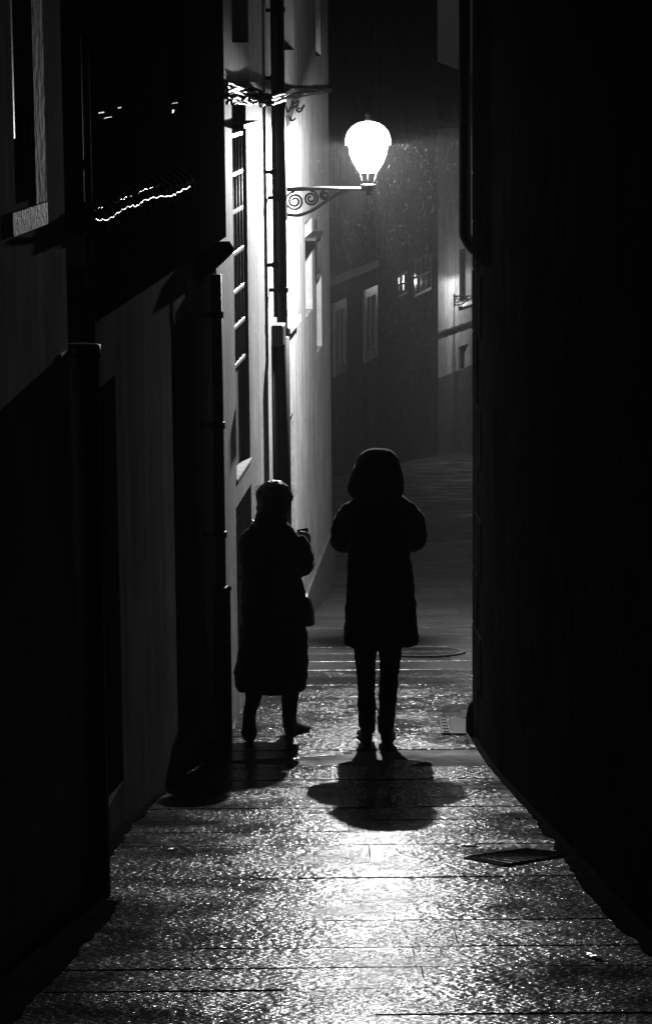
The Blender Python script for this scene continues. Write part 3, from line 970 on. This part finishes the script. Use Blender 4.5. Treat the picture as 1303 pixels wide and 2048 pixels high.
h = [gpix(*q) for q in ((884, 1470), (938, 1470), (938, 1440), (890, 1440))]
hc = (h[0] + h[1] + h[2] + h[3]) / 4
hy = thing('utility_cover', on_ground(hc), 'small rectangular utility cover beside the right house corner', 'utility cover')
mb = MB()
def patch(mb, x0, x1, y0, y1, z0, z1):
    mb.add([Vector((x, y, gz(y) + z)) for z in (z0, z1) for x, y in ((x0, y0), (x1, y0), (x1, y1), (x0, y1))], [(3, 2, 1, 0), (4, 5, 6, 7), (0, 1, 5, 4), (1, 2, 6, 5), (2, 3, 7, 6), (3, 0, 4, 7)])
x0, x1, y0, y1 = h[0].x, h[1].x, h[0].y, h[3].y
patch(mb, x0 + .06, x1, y0, y1, -.02, .01); mb.build('lid', 'iron', hy)
patch(mb := MB(), x0, x0 + .05, y0, y1, -.02, .013); mb.build('frame_side', 'zinc', hy)
for k in range(5):
    yy = y0 + (y1 - y0) * (k + .2) / 5
    patch(mb := MB(), x0 + .008, x0 + .042, yy, yy + (y1 - y0) * .1, .0135, .019); mb.build('stud', 'zinc', hy)

def scrap(px, py, ln, wd, ang, label, seed):
    r = random.Random(seed)
    c = gpix(px, py)
    mb = MB(); n = 7
    rows = []
    for i in range(n):
        t = i / (n - 1) - .5
        wv = wd * (1 - (2 * t) ** 2 * .6) * r.uniform(.75, 1.1)
        row = []
        for j in (-.5, 0, .5):
            u, v = t * ln, j * wv
            x, y = u * math.cos(ang) - v * math.sin(ang), u * math.sin(ang) + v * math.cos(ang)
            row.append(Vector((c.x + x, c.y + y, gz(c.y + y) + .007 + r.uniform(0, .004) + (0.002 if j == 0 else 0))))
        rows.append(row)
    top = [p for q in rows for p in q]
    bot = [p - Vector((0, 0, .003)) for p in top]
    N = len(top)
    fs = []
    for i in range(n - 1):
        for j in range(2):
            a = i * 3 + j
            fs.append((a, a + 1, a + 4, a + 3)); fs.append((N + a, N + a + 3, N + a + 4, N + a + 1))
    edge = [i * 3 for i in range(n)] + [(n - 1) * 3 + 1] + [i * 3 + 2 for i in range(n - 1, -1, -1)] + [1]
    for i in range(len(edge)):
        a, b = edge[i], edge[(i + 1) % len(edge)]
        fs.append((a, b, N + b, N + a))
    mb.add(top + bot, fs)
    return tag(mb.build('paper_scrap', 'wet_paper', org=c), label, 'litter', 'scraps of litter on the wet paving')
scrap(1188, 1916, .1, .03, -1.2, 'pale crumpled scrap lying in the dark right foreground', 1)
scrap(342, 1701, .06, .025, 1.0, 'small pale scrap on the dark paving at far left', 2)
scrap(936, 1692, .1, .05, .2, 'pale flat scrap on the paving just above the drain grate', 3)
scrap(590, 1520, .05, .03, .2, 'tiny pale scrap on paving beside the shorter walker\'s shadow', 4)

# rain falling in the light
mb = MB()
rr_ = random.Random(11)
for i in range(15000):
    if i < 5000:
        D = rr_.uniform(17.5, 29)
        x = rr_.uniform(-.2 + (D - 20) * .06, 2.2)
        zz = rr_.uniform(gz(D) + .1, .6)
    else:  # extra drops packed round the lantern to build up its halo
        D = rr_.uniform(18.0, 22.3)
        x = rr_.uniform(-.25, 1.5)
        zz = rr_.uniform(-2.9, .3)
    if x < -1.62 + .0704 * D:
        continue
    if (Vector((x, D, zz)) - (tip + Vector((0, 0, .25)))).length < .22:
        continue
    r, hgt = rr_.uniform(.0002, .00045), rr_.uniform(.006, .014)
    dx = hgt * .12
    mb.add([(x, D, zz - hgt), (x + r, D, zz - hgt * .4), (x, D + r, zz - hgt * .4), (x - r, D, zz - hgt * .4), (x, D - r, zz - hgt * .4), (x + dx, D, zz + hgt)],
           [(0, 2, 1), (0, 3, 2), (0, 4, 3), (0, 1, 4), (5, 1, 2), (5, 2, 3), (5, 3, 4), (5, 4, 1)])
M['rain'] = mat('rain', .05, .9, var=0, bump=0, spec=0.0)
tag(mb.build('rain', 'rain'), 'fine rain falling through the lantern light', 'rain', kind='stuff')

# ================================================================== PEOPLE
def remeshed(mb, name, m, parent, org, voxel=.009, smooth=6, wrinkle=0.0, wscale=.12, seed=0):
    """fuse overlapping closed volumes into one continuous skin"""
    me = bpy.data.meshes.new(name)
    me.from_pydata([tuple(p) for p in mb.v], [], mb.f)
    bm = bmesh.new(); bm.from_mesh(me)
    bmesh.ops.recalc_face_normals(bm, faces=bm.faces)
    bm.to_mesh(me); bm.free()
    tmp = bpy.data.objects.new('tmp', me)
    COL.objects.link(tmp)
    md = tmp.modifiers.new('r', 'REMESH'); md.mode = 'VOXEL'; md.voxel_size = voxel; md.use_smooth_shade = True
    ms = tmp.modifiers.new('s', 'SMOOTH'); ms.factor = .5; ms.iterations = smooth
    if wrinkle:
        tx = bpy.data.textures.new(name + '_folds', 'CLOUDS'); tx.noise_scale = wscale; tx.noise_depth = 2
        dm = tmp.modifiers.new('d', 'DISPLACE'); dm.texture = tx; dm.strength = wrinkle; dm.mid_level = .5; dm.texture_coords = 'LOCAL'
    dg = bpy.context.evaluated_depsgraph_get()
    res = bpy.data.meshes.new_from_object(tmp.evaluated_get(dg))
    bpy.data.objects.remove(tmp)
    res.materials.clear(); res.materials.append(M[m])
    for p in res.polygons: p.use_smooth = True
    o = bpy.data.objects.new(name, res); COL.objects.link(o)
    if parent: o.parent = parent
    else: o.location = org
    ORG[o] = Vector(org)
    return o

def rings(mb, prof, n=20):
    """horizontal ellipses: (z, half width, half depth, centre x, centre y)"""
    mb.loft([[Vector((cx + hw * math.cos(2 * math.pi * k / n), cy + hd * math.sin(2 * math.pi * k / n), z)) for k in range(n)] for z, hw, hd, cx, cy in prof])

def ball(mb, c, rx, ry, rz, n=14):
    pr = []
    c = Vector(c)
    for i in range(9):
        th = -math.pi / 2 + math.pi * (i + .12) / 8.24
        pr.append([c + Vector((rx * math.cos(th) * math.cos(2 * math.pi * k / n), ry * math.cos(th) * math.sin(2 * math.pi * k / n), rz * math.sin(th))) for k in range(n)])
    mb.loft(pr)

def hand(mb, wrist, fwd, upv, side, curl=.9):
    """palm and five bent fingers of unequal length; fwd = towards the fingertips, upv = back of the hand"""
    fwd, upv = Vector(fwd).normalized(), Vector(upv).normalized()
    lat = fwd.cross(upv).normalized() * side
    upv = lat.cross(fwd).normalized() * side
    w_ = Vector(wrist)
    n = 10
    rg = []
    for t, hw, hh in ((-.02, .024, .02), (.01, .03, .018), (.05, .04, .016), (.085, .041, .014)):
        rg.append([w_ + fwd * t + lat * (hw * math.cos(2 * math.pi * k / n)) + upv * (hh * math.sin(2 * math.pi * k / n)) for k in range(n)])
    mb.loft(rg)
    for i, (la, ln) in enumerate(((.031, .072), (.011, .08), (-.01, .075), (-.03, .06))):
        p = w_ + fwd * .078 + lat * la
        pts, ang = [p], 0.15
        for seg in (.45, .32, .23):
            ang += curl * .55
            p = p + (fwd * math.cos(ang) - upv * math.sin(ang)) * ln * seg
            pts.append(p)
        mb.tube(pts, [.0095, .009, .0085, .0065], 8)
    p = w_ + fwd * .02 + lat * .032
    mb.tube([p, p + lat * .022 + fwd * .022 - upv * .008, p + lat * .024 + fwd * .05 - upv * .022, p + lat * .012 + fwd * .07 - upv * .03], [.013, .012, .0105, .008], 8)

def head(mb, c, s=1.0, nod=0.0):
    """skull, jaw, nose, ears, brow and lips, facing +y (down the lane), nodded forward by 'nod'"""
    q = MB()
    ball(q, (0, -.005, .02), .074 * s, .093 * s, .098 * s)
    ball(q, (0, .028, -.055), .055 * s, .06 * s, .058 * s)
    q.tube([(0, .083, .012), (0, .1, -.016), (0, .106, -.03), (0, .09, -.038)], [.009, .012, .015, .01], 8)
    ball(q, (0, .084, -.062), .024, .01, .009, 8)
    ball(q, (0, .072, -.098), .022, .018, .018, 8)
    for sg in (-1, 1):
        ball(q, (sg * .076 * s, 0, -.005), .012, .022, .032, 8)
        ball(q, (sg * .03, .077, .026), .022, .012, .007, 8)
        ball(q, (sg * .031, .074, .008), .014, .011, .009, 8)
    R = Matrix.Rotation(-nod, 3, 'X')
    mb.add([Vector(c) + R @ p for p in q.v], q.f)

def shoe(mb, heel, toe, z0=0.0):
    """loft along the foot from heel to toe"""
    heel, toe = Vector(heel), Vector(toe)
    d = toe - heel
    ln = d.length
    f_ = d.normalized()
    lat = f_.cross(Vector((0, 0, 1))).normalized()
    up = lat.cross(f_).normalized()
    rg = []
    n = 14
    for t, hw, h in ((-.03, .018, .05), (.0, .034, .075), (.2, .037, .09), (.4, .036, .075), (.62, .046, .055), (.82, .046, .042), (.96, .03, .032), (1.02, .012, .022)):
        c = heel + d * t
        ring = []
        for k in range(n):
            a = 2 * math.pi * k / n
            zz = h / 2 + h / 2 * math.sin(a)
            wd = hw * math.cos(a) * (1.0 if math.sin(a) < 0 else (1 - .25 * math.sin(a)))
            ring.append(c + lat * wd + up * zz)
        rg.append(ring)
    mb.loft(rg)

# ---- hooded walker on the right
PD = gpix(753, 1481).y
p0 = at(753, 1480, PD)
base = Vector((p0.x, PD, gz(PD)))
KP = PD / 16.3
Lf, Rf = Vector((-.055, .0, gz(PD) - base.z + .012)), Vector((.052, -.04, gz(PD - .04) - base.z + .012))
sl = slope_at(PD)
b = MB()
rings(b, [(.80, .12, .09, .02, 0), (.86, .155, .105, .02, 0), (.95, .15, .1, .02, 0), (1.08, .13, .092, .02, 0), (1.22, .15, .1, .02, .0), (1.36, .165, .095, .02, 0), (1.43, .13, .075, .02, 0), (1.47, .06, .055, .02, 0)])
b.tube([(.02, 0, 1.43), (.016, .012, 1.5), (.01, .02, 1.57)], [.058, .05, .052], 12)
head(b, (.01, .03, 1.625), 1.0, .12)
EL = {-1: Vector((-.192, .12, 1.195)), 1: Vector((.232, .12, 1.2))}
WR = {-1: Vector((-.045, .33, 1.22)), 1: Vector((.085, .33, 1.22))}
for sg in (-1, 1):
    sh_ = Vector((.02 + sg * .155, 0, 1.405))
    b.tube([sh_, (sh_ + EL[sg]) / 2, EL[sg], EL[sg] * .5 + WR[sg] * .5, WR[sg]], [.05, .046, .038, .036, .027], 10)
    hand(b, WR[sg], (WR[sg] - EL[sg]).normalized() + Vector((-sg * .1, 0, .3)), Vector((sg * .6, .2, .6)), sg, 1.2)
hips = {-1: Vector((-.06, 0, .86)), 1: Vector((.1, 0, .86))}
kn = {-1: Vector((-.062, .035, .47)), 1: Vector((.078, .02, .47))}
for sg, ft in ((-1, Lf), (1, Rf)):
    ank = ft + Vector((0, -.03, .09))
    b.tube([hips[sg], hips[sg] * .5 + kn[sg] * .5, kn[sg], kn[sg] * .6 + ank * .4 + Vector((0, -.02, 0)), ank], [.085, .072, .055, .054, .038], 12)
    b.tube([ank, ft + Vector((sg * .012, .08, .04)), ft + Vector((sg * .02, .16, .03))], [.038, .035, .026], 8)
body = remeshed(b, 'person', 'skin', None, base, .0075, 3)
body.scale = (KP, KP, KP)
tag(body, 'hooded person in knee-length black coat walking away on the right, elbows bent', 'person', 'people walking away down the lane')
c = MB()
rings(c, [(.585, .221, .165, .03, 0), (.60, .223, .165, .03, 0), (.72, .218, .16, .03, 0), (.858, .208, .155, .028, 0), (1.0, .195, .145, .024, 0), (1.13, .185, .138, .02, 0), (1.27, .188, .138, .02, 0),
          (1.38, .195, .125, .022, 0), (1.44, .188, .11, .024, 0), (1.475, .155, .095, .024, 0), (1.51, .1, .08, .02, 0), (1.545, .075, .07, .02, 0)], 28)
for sg in (-1, 1):
    sh_ = Vector((.022 + sg * .15, 0, 1.392))
    ed = Vector((sg * .006, .005, -.004))
    mid = (sh_ + EL[sg]) / 2 + Vector((sg * .018, -.01, .03))
    c.tube(spline([sh_, mid, EL[sg] + ed, EL[sg] * .5 + WR[sg] * .5 + Vector((sg * .02, 0, -.01)), WR[sg]], 4), [.076 - .022 * i / 16 + (.006 if 6 < i < 11 else 0) for i in range(17)], 14)
remeshed(c, 'coat', 'coat', body, base, .011, 4, .026, .07)
hd_ = MB()
rings(hd_, [(1.455, .12, .1, .01, .0), (1.485, .156, .12, .004, .0), (1.52, .17, .13, .002, .005), (1.56, .167, .135, .004, .01), (1.60, .157, .135, .008, .015), (1.645, .143, .128, .012, .018), (1.69, .125, .115, .016, .02), (1.725, .108, .1, .018, .02), (1.748, .085, .075, .018, .02), (1.76, .05, .045, .018, .02)], 24)
remeshed(hd_, 'hood', 'wool', body, base, .01, 5, .012, .05)
t = MB()
for sg, ft in ((-1, Lf), (1, Rf)):
    ank = ft + Vector((sg * .004, -.03, .075))
    k1 = kn[sg] + Vector((sg * .002, -.012, 0))
    t.tube(spline([hips[sg] + Vector((0, 0, .04)), hips[sg] * .5 + k1 * .5, k1, k1 * .55 + ank * .45 + Vector((-sg * .002, -.02, 0)), ank], 4), [(.095 - .034 * i / 8 if i < 8 else .061 - .013 * (i - 8) / 8) for i in range(17)], 14)
rings(t, [(.8, .14, .1, .02, 0), (.9, .165, .115, .02, 0), (1.0, .155, .11, .02, 0)])
remeshed(t, 'trousers', 'trousers', body, base, .009, 3, .018, .05)
for sg, ft in ((-1, Lf), (1, Rf)):
    s = MB()
    heel = ft + Vector((0, -.07, -.012 - .07 * sl)); toe = ft + Vector((sg * .03, .19, -.012 + .19 * sl + .004))
    shoe(s, heel, toe)
    s.tube([ft + Vector((0, -.035, .05)), ft + Vector((0, -.035, .16))], [.046, .05], 12)
    remeshed(s, 'boot', 'shoe', body, base, .007, 3)

# ---- shorter walker with the phone on the left
WD = gpix(545, 1471).y
p0 = at(545, 1470, WD)
base = Vector((p0.x, WD, gz(WD)))
sl = slope_at(WD)
b = MB()
rings(b, [(.68, .12, .09, .01, 0), (.74, .155, .11, .01, 0), (.83, .15, .105, .01, 0), (.95, .135, .1, .01, .0), (1.06, .15, .1, .005, .01), (1.17, .16, .09, 0, .015), (1.23, .12, .075, 0, .02), (1.27, .058, .055, .005, .025)])
b.tube([(.005, .025, 1.24), (.015, .04, 1.3), (.022, .05, 1.37)], [.056, .048, .05], 12)
head(b, (.026, .06, 1.425), .95, .4)
EL = {-1: Vector((-.112, .08, .99)), 1: Vector((.198, .05, 1.03))}
WR = {-1: Vector((.02, .27, 1.03)), 1: Vector((.205, .27, 1.085))}
SH = {-1: Vector((-.128, .01, 1.185)), 1: Vector((.14, .01, 1.19))}
for sg in (-1, 1):
    b.tube([SH[sg], (SH[sg] + EL[sg]) / 2, EL[sg], EL[sg] * .5 + WR[sg] * .5, WR[sg]], [.048, .044, .037, .034, .026], 10)
hand(b, WR[-1], Vector((.7, .4, .35)), Vector((-.3, .3, .9)), -1, 1.3)
hand(b, WR[1], Vector((.03, .25, 1)), Vector((.35, .9, -.15)), 1, 1.0)
toeL = Vector((-.135, -.22, gz(WD - .22) - base.z))
heelL = Vector((-.133, -.315, toeL.z + .165))
toeL2 = toeL + Vector((0, .035, .012))
ankL = heelL + Vector((.02, .06, .07))
heelR = Vector((.09, .0, .0)); toeR = Vector((.215, .16, .16 * sl + .004))
ankR = heelR + Vector((.01, .03, .1))
hips = {-1: Vector((-.075, 0, .76)), 1: Vector((.09, 0, .76))}
kn = {-1: Vector((-.095, .02, .4)), 1: Vector((.115, .05, .42))}
for sg, ank in ((-1, ankL), (1, ankR)):
    b.tube([hips[sg], hips[sg] * .5 + kn[sg] * .5, kn[sg], kn[sg] * .6 + ank * .4 + Vector((0, -.02, 0)), ank], [.085, .07, .052, .05, .036], 12)
b.tube([ankR, heelR + Vector((.04, .09, .045)), heelR + Vector((.07, .14, .03))], [.036, .032, .024], 8)
b.tube([ankL, heelL * .5 + toeL2 * .5 + Vector((0, .03, .03)), toeL2 + Vector((0, .02, .03))], [.036, .032, .022], 8)
body = remeshed(b, 'person', 'skin', None, base, .0075, 3)
body.scale = (KP, KP, KP)
tag(body, 'short-haired person in long dark coat walking away on the left, holding a phone', 'person', 'people walking away down the lane')
c = MB()
rings(c, [(.285, .205, .155, -.012, 0), (.305, .216, .162, -.008, 0), (.42, .22, .165, .0, 0), (.523, .215, .163, .008, 0), (.62, .205, .155, .012, 0), (.72, .195, .15, .012, 0), (.83, .187, .145, .014, 0), (.95, .18, .14, .008, 0), (1.06, .178, .135, .0, .0),
          (1.15, .182, .125, -.002, .005), (1.2, .18, .115, -.002, .01), (1.245, .16, .1, -.002, .012), (1.285, .13, .09, 0, .015), (1.315, .095, .08, .008, .02)], 28)
for sg in (-1, 1):
    mid = (SH[sg] + EL[sg]) / 2 + Vector((.02 if sg > 0 else 0, 0, .01))
    c.tube(spline([SH[sg], mid, EL[sg], EL[sg] * .5 + WR[sg] * .5 + Vector((sg * .01, 0, -.01)), WR[sg]], 4), [.07 - .02 * i / 16 for i in range(17)], 14)
remeshed(c, 'coat', 'coat_grey', body, base, .011, 4, .03, .08)
s = MB()
rings(s, [(1.26, .09, .085, .004, .02), (1.29, .1, .095, .004, .02), (1.33, .098, .095, .006, .025), (1.37, .09, .09, .012, .03), (1.39, .08, .075, .012, .03)], 20)
remeshed(s, 'scarf', 'wool', body, base, .009, 3, .016, .03)
s = MB()
ball(s, (.027, .03, 1.455), .112, .115, .106)
ball(s, (.024, .0, 1.40), .106, .095, .08)
hr = remeshed(s, 'hair', 'hair', body, base, .008, 2, .02, .025)
# loose strands catching the light on the crown
st = MB(); r_ = random.Random(5)
for i in range(260):
    a, e = r_.uniform(0, 2 * math.pi), r_.uniform(.25, 1.5)
    d = Vector((math.cos(a) * math.cos(e), math.sin(a) * math.cos(e), math.sin(e)))
    p = Vector((.027 + d.x * .1, .03 + d.y * .108, 1.455 + d.z * .097))
    tg = Vector((d.x, d.y - .2, -.5 + r_.uniform(-.3, .4))).normalized()
    st.tube([p, p + d * .012 + tg * .014, p + d * r_.uniform(.008, .02) + tg * .04], [.0007, .0006, .0003], 3)
M['hair_strand'] = mat('hair_strand', .09, .35, var=.2, bump=0)
o_ = st.build('loose_hair', 'hair_strand', hr, org=(0, 0, 0))
t = MB()
for sg, ank in ((-1, ankL), (1, ankR)):
    t.tube(spline([hips[sg], hips[sg] * .5 + kn[sg] * .5, kn[sg], kn[sg] * .5 + ank * .5 + Vector((0, -.015, 0)), ank + Vector((0, 0, -.0))], 4), [.09 - .046 * i / 16 for i in range(17)], 14)
rings(t, [(.68, .14, .105, .01, 0), (.76, .165, .12, .01, 0), (.86, .16, .115, .01, 0)])
remeshed(t, 'trousers', 'trousers', body, base, .009, 3, .012, .05)
s = MB(); shoe(s, heelR + Vector((0, 0, -.002)), toeR); s.tube([heelR + Vector((.012, .03, .05)), heelR + Vector((.012, .03, .12))], [.043, .044], 12)
remeshed(s, 'shoe', 'shoe', body, base, .007, 3)
s = MB()                              # raised heel: the sole faces back up the lane
f_ = (toeL - heelL); upn = Vector((0, f_.z, -f_.y)).normalized() * -1
if upn.y < 0: upn = -upn
lat = Vector((1, 0, 0)); rg = []
for t_, hw, h in ((-.06, .016, .05), (.0, .036, .075), (.2, .04, .09), (.45, .042, .07), (.7, .05, .055), (.88, .046, .045), (1.0, .03, .035), (1.06, .012, .02)):
    cc_ = heelL + f_ * t_
    rg.append([cc_ + lat * (hw * math.cos(2 * math.pi * k / 14)) + upn * (h / 2 + h / 2 * math.sin(2 * math.pi * k / 14)) for k in range(14)])
s.loft(rg)
s.tube([heelL + f_ * .15 + upn * .06, ankL + Vector((0, 0, .03))], [.04, .042], 12)
remeshed(s, 'shoe', 'shoe', body, base, .007, 3)

# phone and shoulder bag of the left walker
ph = base + Vector((.192, .3, 1.15)) * KP
phone = thing('phone', ph, 'dark smartphone held up in the left walker\'s right hand', 'phone')
mb = MB(); ax = Vector((.9, .3, .1)).normalized(); az = Vector((-.1, -.3, .95)); az = (az - ax * az.dot(ax)).normalized(); ay = az.cross(ax)
mb.box(ph, ax * .035, ay * .0042, az * .07, .003); mb.build('case', 'plastic', phone)
mb = MB(); mb.box(ph - ay * .0046 * (1 if ay.y > 0 else -1), ax * .032, ay * .0006, az * .065); mb.build('screen', 'glass', phone)
mb = MB(); mb.box(ph + ay * .0054 * (1 if ay.y > 0 else -1) + az * .055 + ax * .018, ax * .011, ay * .0012, az * .013, .0008); mb.build('camera_bump', 'plastic', phone)
bp_ = base + Vector((.205, .02, .77)) * KP
bag = thing('shoulder_bag', bp_ - Vector((0, 0, .08)), 'small dark shoulder bag hanging at the left walker\'s right hip', 'bag')
mb = MB(); rgs = []
for z, hw, hd in ((-.085, .045, .07), (-.075, .055, .085), (0, .05, .085), (.06, .035, .075), (.085, .018, .065)):
    rgs.append([bp_ + Vector((hw * math.copysign(abs(math.cos(a)) ** .6, math.cos(a)), hd * math.copysign(abs(math.sin(a)) ** .6, math.sin(a)), z)) for a in [2 * math.pi * k / 16 for k in range(16)]])
mb.loft(rgs); mb.build('pouch', 'leather', bag, True)
mb = MB(); mb.tube(spline([bp_ + Vector((0, -.06, .08)), bp_ + Vector((-.03, -.13, .22)), bp_ + Vector((-.12, -.14, .38)), bp_ + Vector((-.25, -.1, .49)), bp_ + Vector((-.3, .02, .52)), bp_ + Vector((-.25, .12, .45)), bp_ + Vector((-.1, .18, .25)), bp_ + Vector((0, .07, .08))], 5), .008, 6)
mb.build('strap', 'leather', bag, True)

# ================================================================== HAZE (damp night air)
mb = MB()
mb.box((0, 45, -4.3), (74, 0, 0), (0, 68, 0), (0, 0, 9.3))
hz = bpy.data.materials.new('haze')
hz.use_nodes = True
n_, l_ = hz.node_tree.nodes, hz.node_tree.links
n_.clear()
oo = n_.new('ShaderNodeOutputMaterial'); pv = n_.new('ShaderNodeVolumePrincipled')
pv.inputs['Color'].default_value = (.9, .9, .9, 1)
pv.inputs['Density'].default_value = HAZE
pv.inputs['Anisotropy'].default_value = 0.0
l_.new(pv.outputs[0], oo.inputs['Volume'])
tag(mb.build('haze', hz), 'damp night haze filling the lane', 'haze', kind='stuff')
